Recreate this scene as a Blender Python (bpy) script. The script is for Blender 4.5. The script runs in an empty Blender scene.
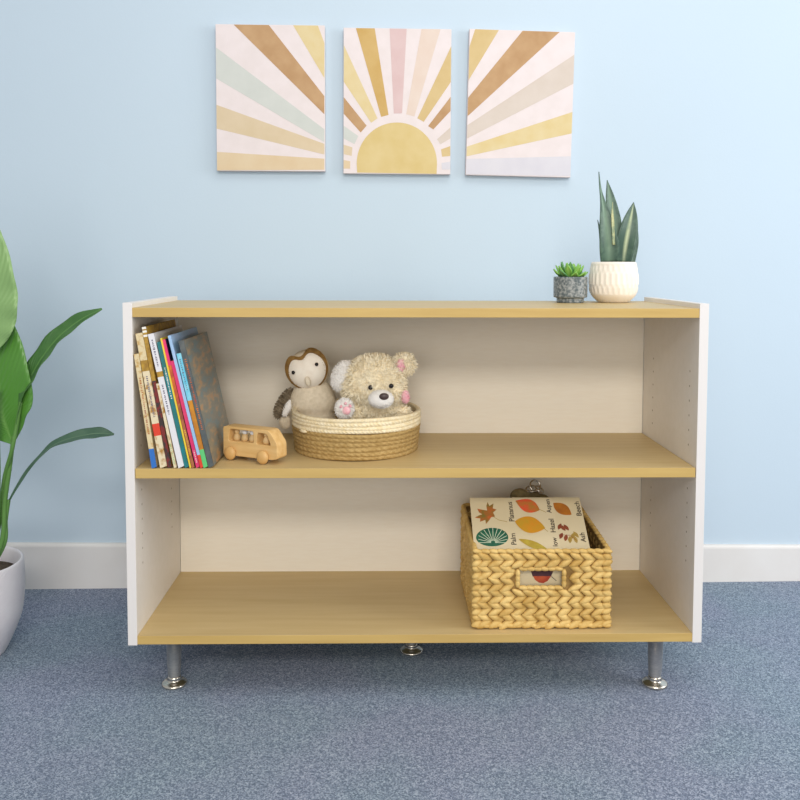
import bpy, bmesh, math, random
from mathutils import Vector, Matrix
random.seed(7)
PI = math.pi
SC = bpy.context.scene
COL = SC.collection

# ------------------------------------------------------------------ camera, world, lights, exposure
CX, CY, CZ = -0.0651, -1.7190, 0.9254
FPX, SHY = 828.7, -87.43
R2 = Vector((0.99986, -0.01654, 0.00233)); F2 = Vector((0.01664, 0.99828, -0.05628))
R2.normalize(); F2 = (F2 - R2 * F2.dot(R2)).normalized(); U2 = R2.cross(F2)
cam = bpy.data.cameras.new('camera'); camo = bpy.data.objects.new('camera', cam); COL.objects.link(camo)
cam.sensor_fit = 'HORIZONTAL'; cam.sensor_width = 36; cam.lens = FPX * 36 / 800
cam.shift_y = SHY / 800; cam.clip_start = 0.05
m = Matrix((R2, U2, -F2)).transposed().to_4x4(); m.translation = (CX, CY, CZ)
camo.matrix_world = m
SC.camera = camo

w = bpy.data.worlds.new('world'); SC.world = w; w.use_nodes = True
w.node_tree.nodes['Background'].inputs[0].default_value = (0.90, 0.95, 1.0, 1)
w.node_tree.nodes['Background'].inputs[1].default_value = 0.55

def area(name, loc, tgt, sx, sy, power, col=(1, 1, 1)):
    l = bpy.data.lights.new(name, 'AREA'); l.shape = 'RECTANGLE'; l.size = sx; l.size_y = sy
    l.energy = power; l.color = col
    o = bpy.data.objects.new(name, l); COL.objects.link(o); o.location = loc
    o.rotation_euler = (Vector(tgt) - Vector(loc)).to_track_quat('-Z', 'Y').to_euler()
    return o
area('window_daylight', (2.9, -0.7, 1.6), (0.5, 0.6, 1.0), 1.5, 1.6, 42, (0.96, 0.98, 1.0))
area('front_key', (0.15, -3.6, 2.5), (0.0, 0.2, 0.6), 1.8, 0.55, 60, (1.0, 0.95, 0.89))  # unseen key from front above, like flash bounced off the ceiling
area('rear_fill', (-0.3, -4.3, 1.15), (0.0, 0.4, 0.45), 2.6, 1.5, 46, (1.0, 0.95, 0.89))  # added fill lamp behind the camera, lifts the shade inside the bookcase
area('ceiling_light', (0.35, -0.75, 2.55), (0.1, -0.35, 0), 1.2, 1.0, 13, (1.0, 0.96, 0.90))

SC.view_settings.view_transform = 'Standard'; SC.view_settings.look = 'None'
SC.view_settings.gamma = 1; SC.view_settings.use_curve_mapping = False
SC.view_settings.exposure = 0.0

# ------------------------------------------------------------------ helpers
def at(px, py, Y):
    d = F2 + R2 * ((px - 400) / FPX) - U2 * ((py - 400 - SHY) / FPX)
    return Vector((CX, CY, CZ)) + d * ((Y - CY) / d.y)

def lin(c):
    return tuple(((v / 255) / 12.92 if v / 255 <= 0.04045 else ((v / 255 + 0.055) / 1.055) ** 2.4) for v in c) + (1,)

def mat(name, c, rough=0.6, metal=0.0, c2=None, scale=20, stretch=(1, 1, 1), bump=0.0, bscale=None, spec=0.4, detail=3,
        lo=0.35, hi=0.65, trans=0.0):
    mt = bpy.data.materials.new(name); mt.use_nodes = True
    nt = mt.node_tree; b = nt.nodes['Principled BSDF']
    b.inputs['Roughness'].default_value = rough; b.inputs['Metallic'].default_value = metal
    b.inputs['Specular IOR Level'].default_value = spec
    b.inputs['Base Color'].default_value = lin(c)
    if trans: b.inputs['Transmission Weight'].default_value = trans
    if c2 is not None or bump:
        tc = nt.nodes.new('ShaderNodeTexCoord'); mp = nt.nodes.new('ShaderNodeMapping')
        mp.inputs['Scale'].default_value = stretch
        nt.links.new(tc.outputs['Object'], mp.inputs['Vector'])
    if c2 is not None:
        n = nt.nodes.new('ShaderNodeTexNoise'); n.inputs['Scale'].default_value = scale; n.inputs['Detail'].default_value = detail
        r = nt.nodes.new('ShaderNodeValToRGB')
        r.color_ramp.elements[0].position = lo; r.color_ramp.elements[0].color = lin(c)
        r.color_ramp.elements[1].position = hi; r.color_ramp.elements[1].color = lin(c2)
        nt.links.new(mp.outputs[0], n.inputs['Vector']); nt.links.new(n.outputs['Fac'], r.inputs[0])
        nt.links.new(r.outputs[0], b.inputs['Base Color'])
    if bump:
        n2 = nt.nodes.new('ShaderNodeTexNoise'); n2.inputs['Scale'].default_value = bscale or scale; n2.inputs['Detail'].default_value = 3
        bp = nt.nodes.new('ShaderNodeBump'); bp.inputs['Strength'].default_value = bump; bp.inputs['Distance'].default_value = 0.004
        nt.links.new(mp.outputs[0], n2.inputs['Vector']); nt.links.new(n2.outputs['Fac'], bp.inputs['Height'])
        nt.links.new(bp.outputs[0], b.inputs['Normal'])
    return mt

def obj(name, bm, mats, parent=None, smooth=False, label=None):
    me = bpy.data.meshes.new(name); bm.to_mesh(me); bm.free()
    for mm in (mats if isinstance(mats, (list, tuple)) else [mats]): me.materials.append(mm)
    if smooth: me.polygons.foreach_set('use_smooth', [True] * len(me.polygons))
    o = bpy.data.objects.new(name, me); COL.objects.link(o)
    if parent: o.parent = parent
    if label: o['label'] = label
    return o

def tag(o, label, cat, group=None):
    o['label'] = label; o['category'] = cat
    if group: o['group'] = group
    return o

def thing(name, label, cat, loc=(0, 0, 0), rotz=0.0, group=None):
    o = bpy.data.objects.new(name, None); COL.objects.link(o); o.empty_display_size = 0.05
    o.location = loc; o.rotation_euler = (0, 0, rotz)
    return tag(o, label, cat, group)

def struct(name, bm, m, **k):
    o = obj(name, bm, m, **k); o['kind'] = 'structure'; return o

def box(bm, x0, x1, y0, y1, z0, z1, mi=0, M=None, bev=0.0):
    vs = [Vector((x, y, z)) for x in (x0, x1) for y in (y0, y1) for z in (z0, z1)]
    if M is not None: vs = [M @ v for v in vs]
    v = [bm.verts.new(p) for p in vs]
    fs = []
    for q in ((0, 1, 3, 2), (4, 6, 7, 5), (0, 4, 5, 1), (2, 3, 7, 6), (0, 2, 6, 4), (1, 5, 7, 3)):
        f = bm.faces.new([v[i] for i in q]); f.material_index = mi; fs.append(f)
    if bev:
        es = list({e for f in fs for e in f.edges})
        bmesh.ops.bevel(bm, geom=es, offset=bev, segments=2, profile=0.6, affect='EDGES')
    return v

def ell(bm, c, r, M=None, mi=0, u=20, v=12, fn=None):
    res = bmesh.ops.create_uvsphere(bm, u_segments=u, v_segments=v, radius=1)
    T = Matrix.Translation(Vector(c)) @ (M.to_4x4() if M is not None else Matrix()) @ Matrix.Diagonal((r[0], r[1], r[2], 1))
    for vv in res['verts']:
        if fn: vv.co = fn(vv.co.copy())
        vv.co = T @ vv.co
        for f in vv.link_faces: f.material_index = mi
    return res['verts']

def tube(bm, pts, rad, seg=10, mi=0, cap=True):
    pts = [Vector(p) for p in pts]; n = len(pts)
    rads = rad if isinstance(rad, (list, tuple)) else [rad] * n
    rings = []; up = None
    for i, p in enumerate(pts):
        t = (pts[min(i + 1, n - 1)] - pts[max(i - 1, 0)]).normalized()
        if up is None: up = t.orthogonal().normalized()
        up = (up - t * up.dot(t)).normalized(); s = t.cross(up)
        rings.append([bm.verts.new(p + (up * math.cos(a) + s * math.sin(a)) * rads[i]) for a in [2 * PI * k / seg for k in range(seg)]])
    for a, b in zip(rings, rings[1:]):
        for k in range(seg):
            f = bm.faces.new((a[k], a[(k + 1) % seg], b[(k + 1) % seg], b[k])); f.material_index = mi; f.smooth = True
    if cap:
        for rg in (rings[0][::-1], rings[-1]): bm.faces.new(rg).material_index = mi

def lathe(bm, prof, seg=48, fn=None, mi=0, cap0=True, cap1=False, c=(0, 0)):
    rings = []
    for j, (r, z) in enumerate(prof):
        rg = []
        for k in range(seg):
            a = 2 * PI * k / seg
            rr = fn(r, a, z, j) if fn else r
            rg.append(bm.verts.new((c[0] + rr * math.cos(a), c[1] + rr * math.sin(a), z)))
        rings.append(rg)
    for a, b in zip(rings, rings[1:]):
        for k in range(seg):
            f = bm.faces.new((a[k], a[(k + 1) % seg], b[(k + 1) % seg], b[k])); f.material_index = mi
    if cap0: bm.faces.new(rings[0][::-1]).material_index = mi
    if cap1: bm.faces.new(rings[-1]).material_index = mi

def extrude_shape(outer, holes, depth, bevel=0.0):
    """filled 2D outline with holes in the XY plane, extruded along Z: returns a bmesh"""
    cu = bpy.data.curves.new('tmp', 'CURVE'); cu.dimensions = '2D'; cu.fill_mode = 'BOTH'
    cu.extrude = depth / 2 - bevel; cu.bevel_depth = bevel; cu.bevel_resolution = 2; cu.offset = -bevel
    for pl in [outer] + holes:
        sp = cu.splines.new('POLY'); sp.points.add(len(pl) - 1)
        for i, p in enumerate(pl): sp.points[i].co = (p[0], p[1], 0, 1)
        sp.use_cyclic_u = True
    return curve_bm(cu)

def curve_bm(cu):
    o = bpy.data.objects.new('tmp', cu); COL.objects.link(o)
    dg = bpy.context.evaluated_depsgraph_get(); dg.update()
    me = bpy.data.meshes.new_from_object(o.evaluated_get(dg))
    bm = bmesh.new(); bm.from_mesh(me)
    bpy.data.objects.remove(o); bpy.data.curves.remove(cu); bpy.data.meshes.remove(me)
    return bm

def text_into(bm, s, size, M, mi, bold=0.0):
    cu = bpy.data.curves.new('tmp', 'FONT'); cu.body = s; cu.size = size; cu.align_x = 'CENTER'; cu.align_y = 'CENTER'; cu.offset = bold
    t = curve_bm(cu)
    mp = {v: bm.verts.new(M @ v.co) for v in t.verts}
    for f in t.faces:
        try:
            g = bm.faces.new([mp[v] for v in f.verts]); g.material_index = mi
        except ValueError: pass
    t.free()

def rounded(pts, r, n=5):
    out = []
    for i, p in enumerate(pts):
        p = Vector(p); a = Vector(pts[i - 1]); b = Vector(pts[(i + 1) % len(pts)])
        rr = r if not isinstance(r, (list, tuple)) else r[i]
        p0 = p + (a - p).normalized() * rr; p1 = p + (b - p).normalized() * rr
        for k in range(n + 1):
            t = k / n; out.append((p0 * (1 - t) ** 2 + p * 2 * t * (1 - t) + p1 * t * t)[:])
    return out

# ------------------------------------------------------------------ materials
def wood_mat(name, c1, c2, axis=0, rough=0.45):
    st = [9, 9, 9]; st[axis] = 0.7
    mt = mat(name, c1, rough, c2=c2, scale=6, stretch=st, detail=7, lo=0.3, hi=0.7, spec=0.35)
    return mt
M_OAK = wood_mat('oak_laminate', (194, 168, 117), (203, 179, 129))
M_OAKEDGE = wood_mat('oak_edge_band', (192, 159, 93), (205, 173, 105), rough=0.5)
M_WHITE = mat('white_laminate', (234, 228, 220), 0.5, c2=(231, 225, 216), scale=60)
M_WEDGE = mat('white_edge_band', (229, 224, 220), 0.45)
M_BACK = mat('back_laminate', (232, 224, 208), 0.55, c2=(230, 221, 204), scale=90, stretch=(.3, 1, 2))
M_HOLE = mat('pin_hole_shade', (172, 161, 145), 0.9)
M_STEEL = mat('brushed_nickel', (206, 202, 196), 0.5, metal=1.0, c2=(180, 178, 176), scale=90, stretch=(1, 1, 12))
M_NICKEL = mat('polished_nickel', (215, 206, 192), 0.24, metal=1.0)

# ------------------------------------------------------------------ room
WY, WK = 0.651, 0.0167
def wall_y(x): return WY + WK * x
WA = math.atan(WK)
M_WALL = mat('pale_blue_paint', (191, 207, 219), 0.75, c2=(193, 209, 221), scale=1.2, bump=0.05, bscale=160, spec=0.2)
bm = bmesh.new(); box(bm, -3.2, 3.2, 0, 0.1, 0, 2.7)
wo = struct('wall_back', bm, M_WALL); wo.location = (0, WY, 0); wo.rotation_euler = (0, 0, WA)

mt = bpy.data.materials.new('blue_grey_carpet'); mt.use_nodes = True; nt = mt.node_tree; bs = nt.nodes['Principled BSDF']
bs.inputs['Roughness'].default_value = 0.95; bs.inputs['Specular IOR Level'].default_value = 0.1
tc = nt.nodes.new('ShaderNodeTexCoord')
nA = nt.nodes.new('ShaderNodeTexVoronoi'); nA.inputs['Scale'].default_value = 420
nB = nt.nodes.new('ShaderNodeTexNoise'); nB.inputs['Scale'].default_value = 120; nB.inputs['Detail'].default_value = 3
sA = nt.nodes.new('ShaderNodeSeparateColor'); nt.links.new(nA.outputs['Color'], sA.inputs[0]); nt.links.new(tc.outputs['Object'], nA.inputs[0]); nt.links.new(tc.outputs['Object'], nB.inputs[0])
n1 = nt.nodes.new('ShaderNodeMix'); n1.data_type = 'FLOAT'; n1.inputs[0].default_value = 0.35; nt.links.new(sA.outputs[0], n1.inputs[2]); nt.links.new(nB.outputs['Fac'], n1.inputs[3])
n2 = nt.nodes.new('ShaderNodeTexNoise'); n2.inputs['Scale'].default_value = 3; n2.inputs['Detail'].default_value = 2
r1 = nt.nodes.new('ShaderNodeValToRGB')
els = r1.color_ramp.elements
els[0].position = 0.25; els[0].color = lin((106, 117, 132)); els[1].position = 0.85; els[1].color = lin((178, 186, 197))
e = els.new(0.5); e.color = lin((130, 141, 156))
r2 = nt.nodes.new('ShaderNodeValToRGB'); r2.color_ramp.elements[0].color = lin((242, 249, 250)); r2.color_ramp.elements[1].color = lin((248, 246, 253))
r2.color_ramp.elements[0].position = 0.4; r2.color_ramp.elements[1].position = 0.6
mx = nt.nodes.new('ShaderNodeMix'); mx.data_type = 'RGBA'; mx.blend_type = 'MULTIPLY'; mx.inputs[0].default_value = 1
nt.links.new(tc.outputs['Object'], n2.inputs[0])
nt.links.new(n1.outputs[0], r1.inputs[0]); nt.links.new(n2.outputs['Fac'], r2.inputs[0])
nt.links.new(r1.outputs[0], mx.inputs[6]); nt.links.new(r2.outputs[0], mx.inputs[7]); nt.links.new(mx.outputs[2], bs.inputs['Base Color'])
v1 = nt.nodes.new('ShaderNodeTexVoronoi'); v1.inputs['Scale'].default_value = 380
bp = nt.nodes.new('ShaderNodeBump'); bp.inputs['Strength'].default_value = 0.3; bp.inputs['Distance'].default_value = 0.003
ad = nt.nodes.new('ShaderNodeMath'); ad.operation = 'SUBTRACT'
nt.links.new(tc.outputs['Object'], v1.inputs[0]); nt.links.new(n1.outputs[0], ad.inputs[0]); nt.links.new(v1.outputs['Distance'], ad.inputs[1])
nt.links.new(ad.outputs[0], bp.inputs['Height']); nt.links.new(bp.outputs[0], bs.inputs['Normal'])
bm = bmesh.new(); box(bm, -3.2, 3.2, -4.6, 0.72, -0.05, 0)
struct('floor', bm, mt)

# skirting: a little taller at its left end, rounded top
M_SKIRT = mat('skirting_white', (222, 218, 214), 0.5, c2=(226, 223, 220), scale=8)
bm = bmesh.new()
secs = []
for x in (-3.2, 3.2):
    h = 0.1194 - 0.01163 * x
    pr = [(0, 0), (0, h), (-0.007, h), (-0.0105, h - 0.0015), (-0.013, h - 0.005), (-0.014, h - 0.009), (-0.014, 0)]
    secs.append([bm.verts.new((x, y, z)) for y, z in pr])
for k in range(7): bm.faces.new((secs[0][k], secs[0][(k + 1) % 7], secs[1][(k + 1) % 7], secs[1][k]))
bm.faces.new(secs[0][::-1]); bm.faces.new(secs[1])
bmesh.ops.recalc_face_normals(bm, faces=bm.faces)
so = struct('baseboard_back', bm, M_SKIRT); so.location = (0, WY, 0); so.rotation_euler = (0, 0, WA)

# ------------------------------------------------------------------ bookcase
HW, T, D = 0.61, 0.0195, 0.37
H, ZB = 0.8480, 0.1224
ZT, ZM, ZBT = 0.8377, 0.5005, 0.1425           # upper faces of the three boards
TB, TMM, TBB = 0.0195, 0.0205, 0.0185
case = thing('bookcase', 'low white and oak two-shelf bookcase on metal legs against the blue wall', 'bookcase', (0, 0, 0))
hole_z = [0.284 + 0.032 * i for i in range(14)]
for s in (-1, 1):
    bm = bmesh.new()
    xa, xb = (-HW, -HW + T) if s < 0 else (HW - T, HW)
    box(bm, xa, xb, 0, D + 0.006, ZB, H, bev=0.0008)
    for f in bm.faces:
        if f.normal.y < -0.9 or f.normal.z > 0.9: f.material_index = 1
    xi = -HW + T if s < 0 else HW - T
    for y in (0.048, 0.292):
        for z in hole_z:
            if any(abs(z - q) < 0.02 for q in (ZM - 0.01,)): continue
            if z > 0.5 and s < 0 and z > 0.71: continue
            rr = bmesh.ops.create_circle(bm, cap_ends=True, segments=12, radius=0.0025, matrix=Matrix.Translation((xi - s * 0.0003, y, z)) @ Matrix.Rotation(PI / 2, 4, 'Y'))
            for v in rr['verts']:
                for f in v.link_faces: f.material_index = 2
    obj('side_panel', bm, [M_WHITE, M_WEDGE, M_HOLE], case)
xi = HW - T
def board(name, z1, t, y1, gap=0.0):
    bm = bmesh.new(); box(bm, -xi + gap, xi - gap, 0.001, y1, z1 - t, z1, bev=0.0008)
    for f in bm.faces:
        if f.normal.y < -0.9: f.material_index = 1
    obj(name, bm, [M_OAK, M_OAKEDGE], case)
board('top_board', ZT, TB, D + 0.006)
board('shelf', ZM, TMM, D - 0.001, 0.0012)
board('bottom_board', ZBT, TBB, D + 0.004)
bm = bmesh.new(); box(bm, -xi + 0.0012, xi - 0.0012, D, D + 0.006, ZBT, ZT - TB)
obj('back_panel', bm, M_BACK, case)
zl = ZBT - TBB
for (x, y) in ((-0.532, 0.072), (0.531, 0.059), (-0.0031, 0.223), (-0.54, 0.315), (0.54, 0.315)):
    bm = bmesh.new()
    lathe(bm, [(0.0125, 0.016), (0.0128, 0.019), (0.0150, 0.045), (0.0172, zl - 0.006), (0.027, zl - 0.0055), (0.027, zl)], 32, c=(x, y), cap1=True)
    lg = obj('leg', bm, M_STEEL, case, smooth=False)
    for f in lg.data.polygons: f.use_smooth = abs(f.normal.z) < 0.5
    bm = bmesh.new()
    lathe(bm, [(0.024, 0.0), (0.0272, 0.002), (0.0278, 0.0045), (0.026, 0.0072), (0.020, 0.0095), (0.0148, 0.0115), (0.0138, 0.014), (0.0145, 0.017), (0.0138, 0.0205), (0.0126, 0.021)], 36, c=(x, y), cap1=True)
    obj('foot', bm, M_NICKEL, lg, smooth=True)

# ------------------------------------------------------------------ sunburst canvases
M_CANV = mat('canvas_offwhite', (226, 215, 214), 0.85, c2=(222, 211, 209), scale=30, bump=0.1, bscale=900, spec=0.1)
def wc(n, a, b): return mat('watercolour_' + n, a, 0.85, c2=b, scale=22, detail=5, lo=0.3, hi=0.75, spec=0.1)
WCM = dict(brown=wc('brown', (177, 140, 102), (194, 160, 122)), gold=wc('gold', (194, 159, 97), (203, 172, 115)),
    yellow=wc('pale_yellow', (213, 192, 141), (218, 202, 162)), ochre=wc('ochre', (202, 176, 125), (210, 187, 141)),
    tan=wc('sand', (207, 188, 156), (213, 195, 167)), apricot=wc('apricot', (212, 189, 155), (216, 197, 166)),
    pink=wc('pink', (208, 180, 178), (214, 190, 188)), peach=wc('peach', (217, 197, 183), (221, 205, 193)),
    sage=wc('sage', (197, 200, 194), (204, 206, 200)), beige=wc('beige', (205, 192, 180), (211, 199, 189)),
    grey=wc('lavender_grey', (206, 203, 210), (212, 209, 214)), sun=wc('sun_yellow', (207, 184, 127), (214, 194, 143)))
WCN = list(WCM)
def clip(poly):
    for ax, lim, sg in ((0, 0, 1), (0, 1, -1), (1, 0, 1), (1, 1, -1)):
        out = []
        for i, p in enumerate(poly):
            q = poly[i - 1]; a = (q[ax] - lim) * sg; b = (p[ax] - lim) * sg
            if (a < 0) != (b < 0):
                t = a / (a - b); out.append((q[0] + (p[0] - q[0]) * t, q[1] + (p[1] - q[1]) * t))
            if b >= 0: out.append(p)
        poly = out
        if not poly: return []
    return poly
def canvas(label, cx, cz, wd, ht, rot, TL, TR, BL, polys, depth=0.022):
    bm = bmesh.new(); box(bm, -wd / 2, wd / 2, -depth, 0, -ht / 2, ht / 2, bev=0.0015)
    ux, uy = TR[0] - TL[0], TR[1] - TL[1]; vx, vy = BL[0] - TL[0], BL[1] - TL[1]; det = ux * vy - uy * vx
    for cname, pl in polys:
        q = []
        for (x, y) in pl:
            dx, dy = x - TL[0], y - TL[1]
            q.append(((dx * vy - dy * vx) / det, (ux * dy - uy * dx) / det))
        q = clip(q)
        if len(q) < 3: continue
        # clip shrinks to just inside the rounded edge
        vs = [bm.verts.new(((a - 0.5) * wd * 0.994, -depth - 0.0003, (0.5 - b) * ht * 0.995)) for a, b in q]
        f = bm.faces.new(vs); f.material_index = 1 + WCN.index(cname)
        f.normal_update()
        if f.normal.y > 0: f.normal_flip()
    o = obj('canvas_print', bm, [M_CANV] + [WCM[k] for k in WCN])
    o.location = (cx, wall_y(cx) - 0.001, cz); o.rotation_euler = (0, rot, WA)
    tag(o, label, 'wall art', 'sunburst canvases on the wall')
canvas('left canvas of the three, fan of sunrays rising to the upper left', -0.3877, 1.3902, 0.3014, 0.402, 0, (61, 56), (497, 58), (63, 640), [
    ('yellow', [(370, 56), (470, 56), (497, 128), (497, 268)]), ('brown', [(126, 50), (268, 50), (497, 340), (497, 413)]),
    ('sage', [(60, 146), (497, 473), (497, 525), (60, 270)]), ('tan', [(55, 374), (497, 532), (497, 575), (55, 470)]),
    ('apricot', [(55, 565), (497, 592), (497, 637), (55, 640)])])
sunc = (192, 512); sr = 137
canvas('middle canvas of the three, round yellow sun with upright rays', -0.0352, 1.3843, 0.3008, 0.4018, 0.003, (9, 60), (372, 60), (11, 545), [
    ('sun', [(sunc[0] + sr * math.cos(a), sunc[1] - (sr + 2) * math.sin(a)) for a in [PI * k / 40 for k in range(41)]] + [(57, 543), (328, 545)]),
    ('apricot', [(5, 500), (33, 505), (33, 530), (5, 530)]), ('tan', [(5, 448), (40, 458), (38, 487), (5, 480)]),
    ('sage', [(5, 382), (60, 420), (47, 447), (5, 426)]), ('brown', [(5, 284), (88, 385), (68, 408), (5, 340)]),
    ('yellow', [(5, 108), (125, 360), (103, 375), (5, 232)]), ('gold', [(48, 55), (112, 55), (162, 348), (137, 355)]),
    ('pink', [(163, 55), (221, 55), (208, 342), (180, 343)]), ('peach', [(272, 55), (337, 55), (250, 352), (222, 345)]),
    ('ochre', [(375, 110), (375, 232), (282, 370), (260, 358)]), ('brown', [(375, 282), (375, 330), (315, 395), (297, 384)]),
    ('beige', [(375, 386), (375, 424), (340, 445), (328, 428)]), ('ochre', [(375, 450), (375, 484), (346, 487), (342, 462)]),
    ('grey', [(375, 503), (375, 530), (346, 530), (344, 508)])])
canvas('right canvas of the three, slightly tilted, rays fanning to the upper right', 0.3107, 1.3814, 0.2975, 0.4045, 0.020, (433, 62), (785, 72), (417, 549), [
    ('ochre', [(453, 55), (536, 55), (420, 245), (428, 130)]), ('brown', [(615, 60), (745, 60), (418, 358), (418, 300)]),
    ('beige', [(795, 138), (790, 238), (410, 434), (412, 390)]), ('yellow', [(790, 334), (788, 408), (410, 490), (412, 458)]),
    ('grey', [(790, 488), (788, 556), (408, 548), (410, 497)])])

# ------------------------------------------------------------------ books
BD = 0.003
M_PAGE = mat('book_pages', (226, 218, 200), 0.85, c2=(204, 194, 174), scale=8, stretch=(60, 1, 1))
def bmx(n, a, b=None, sc=60, **k): return mat('book_' + n, a, 0.45, c2=b, scale=sc, **k)
B_CREAM = bmx('cream', (222, 203, 160), (196, 160, 96), 110, lo=0.48, hi=0.66)
B_BLUE = bmx('blue', (48, 112, 190)); B_CREAM2 = bmx('cream_floral', (228, 212, 176), (176, 130, 60), 70, lo=0.5, hi=0.64)
B_RED = bmx('red', (222, 66, 42)); B_GOLD = bmx('gold', (190, 150, 52), (150, 112, 42), 80); B_DKRED = bmx('dark_red', (126, 44, 40), (62, 50, 48), 90, lo=0.45, hi=0.55)
B_WHITE = bmx('white', (226, 224, 226)); B_INK = bmx('ink', (104, 98, 116)); B_TEAL = bmx('teal', (20, 130, 140), (44, 112, 104), 40)
B_YEL = bmx('yellow', (238, 206, 60)); B_ORA = bmx('orange', (214, 116, 42), (176, 70, 48), 60); B_PINK = bmx('pink', (222, 44, 112), (232, 70, 110), 30)
B_SKY = bmx('sky', (150, 190, 224), (172, 196, 230), 20); B_CYAN = bmx('cyan', (96, 190, 216), (150, 214, 230), 70); B_AMB = bmx('amber', (206, 138, 36), (176, 110, 34), 50)
B_GRN = bmx('green', (96, 196, 116)); B_GREY = bmx('charcoal', (96, 100, 98), (74, 82, 84), 50); B_NAVY = bmx('navy', (34, 46, 78)); B_BRN = bmx('brown', (150, 78, 56), (190, 120, 70), 60)
B_TXT = bmx('cream_text', (240, 236, 224))
M_COVER = bpy.data.materials.new('botanical_cover'); M_COVER.use_nodes = True; nt = M_COVER.node_tree; bs = nt.nodes['Principled BSDF']
bs.inputs['Roughness'].default_value = 0.28
tc = nt.nodes.new('ShaderNodeTexCoord'); v1 = nt.nodes.new('ShaderNodeTexNoise'); v1.inputs['Scale'].default_value = 46; v1.inputs['Detail'].default_value = 2
mp = nt.nodes.new('ShaderNodeMapping'); mp.inputs['Scale'].default_value = (1, 0.45, 1.5)
rp = nt.nodes.new('ShaderNodeValToRGB'); E = rp.color_ramp.elements
E[0].position = 0.0; E[0].color = lin((100, 124, 130)); E[1].position = 1.0; E[1].color = lin((172, 128, 86))
for p, c in ((0.38, (100, 124, 130)), (0.44, (118, 118, 108)), (0.56, (132, 126, 112)), (0.60, (158, 136, 104)), (0.68, (176, 132, 88))):
    e = E.new(p); e.color = lin(c)
nt.links.new(tc.outputs['Object'], mp.inputs[0]); nt.links.new(mp.outputs[0], v1.inputs[0]); nt.links.new(v1.outputs['Fac'], rp.inputs[0]); nt.links.new(rp.outputs[0], bs.inputs['Base Color'])

# bottom-left x in the photo, top-left x/y, depth, label, spine bands (from foot: fraction, material), cover material, ink (material, spans)
BK = [
 (151.9, 133.9, 354.4, .20, 'cream picture book with a blue foot, leftmost on the shelf', [(0.17, B_BLUE), (1, B_CREAM)], B_CREAM, (B_BRN, [(.3, .8)])),
 (160.2, 135.4, 334.0, .21, 'cream and gold book with a red spot on its spine', [(.24, B_CREAM2), (.33, B_RED), (.72, B_CREAM2), (.8, B_GOLD), (1, B_CREAM)], B_CREAM2, (B_INK, [(.38, .68)])),
 (167.8, 141.6, 327.5, .235, 'tall gold-topped storybook with a dark red lower spine', [(.62, B_DKRED), (.93, B_GOLD), (.945, B_TXT), (.96, B_GOLD), (.975, B_TXT), (.985, B_GOLD), (1, B_TXT)], B_GOLD, None),
 (174.2, 156.3, 384.0, .18, 'short cream book with green speckles before the white one', [(1, B_CREAM2)], B_CREAM2, (B_GRN, [(.05, .3)])),
 (178.5, 147.8, 334.6, .235, 'white-spined picture book with dark lettering', [(.68, B_WHITE), (.72, B_GOLD), (1, B_WHITE)], B_WHITE, (B_INK, [(.40, .62), (.76, .95)])),
 (184.8, 156.8, 342.5, .22, 'teal-spined picture book between white and yellow ones', [(1, B_TEAL)], B_TEAL, (B_TXT, [(.55, .8)])),
 (189.9, 160.4, 338.5, .215, 'thin yellow-spined book beside the teal one', [(1, B_YEL)], B_YEL, None),
 (192.0, 162.4, 340.0, .21, 'thin book with orange and brown spine', [(.5, B_BRN), (.8, B_ORA), (1, B_PINK)], B_NAVY, (B_YEL, [(.1, .3)])),
 (196.2, 170.4, 361.5, .19, 'thin magenta-spined picture book beside the light blue one', [(1, B_PINK)], B_YEL, (B_TXT, [(.05, .16)])),
 (200.6, 167.9, 336.0, .235, 'light blue large picture book standing taller than its neighbours', [(.10, B_RED), (1, B_SKY)], B_SKY, None),
 (203.6, 176.4, 354.0, .20, 'book with cyan, amber and green banded spine', [(.16, B_GRN), (.59, B_AMB), (1, B_CYAN)], B_AMB, (B_INK, [(.68, .95)])),
 (208.6, 178.2, 341.5, .222, 'dark grey botanical book, its patterned front cover facing right', [(1, B_GREY)], M_COVER, (B_ORA, [(.3, .85)])),
]
prm = []
for i, b in enumerate(BK):
    p0 = at(b[0], 467.6, 0.004); p1 = at(b[1], b[2], 0.004)
    dx, dz = p1.x - p0.x, p1.z - ZM
    th = math.atan2(-dx, dz); h = math.hypot(dx, dz)
    prm.append([p0.x, th, h])
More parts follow.
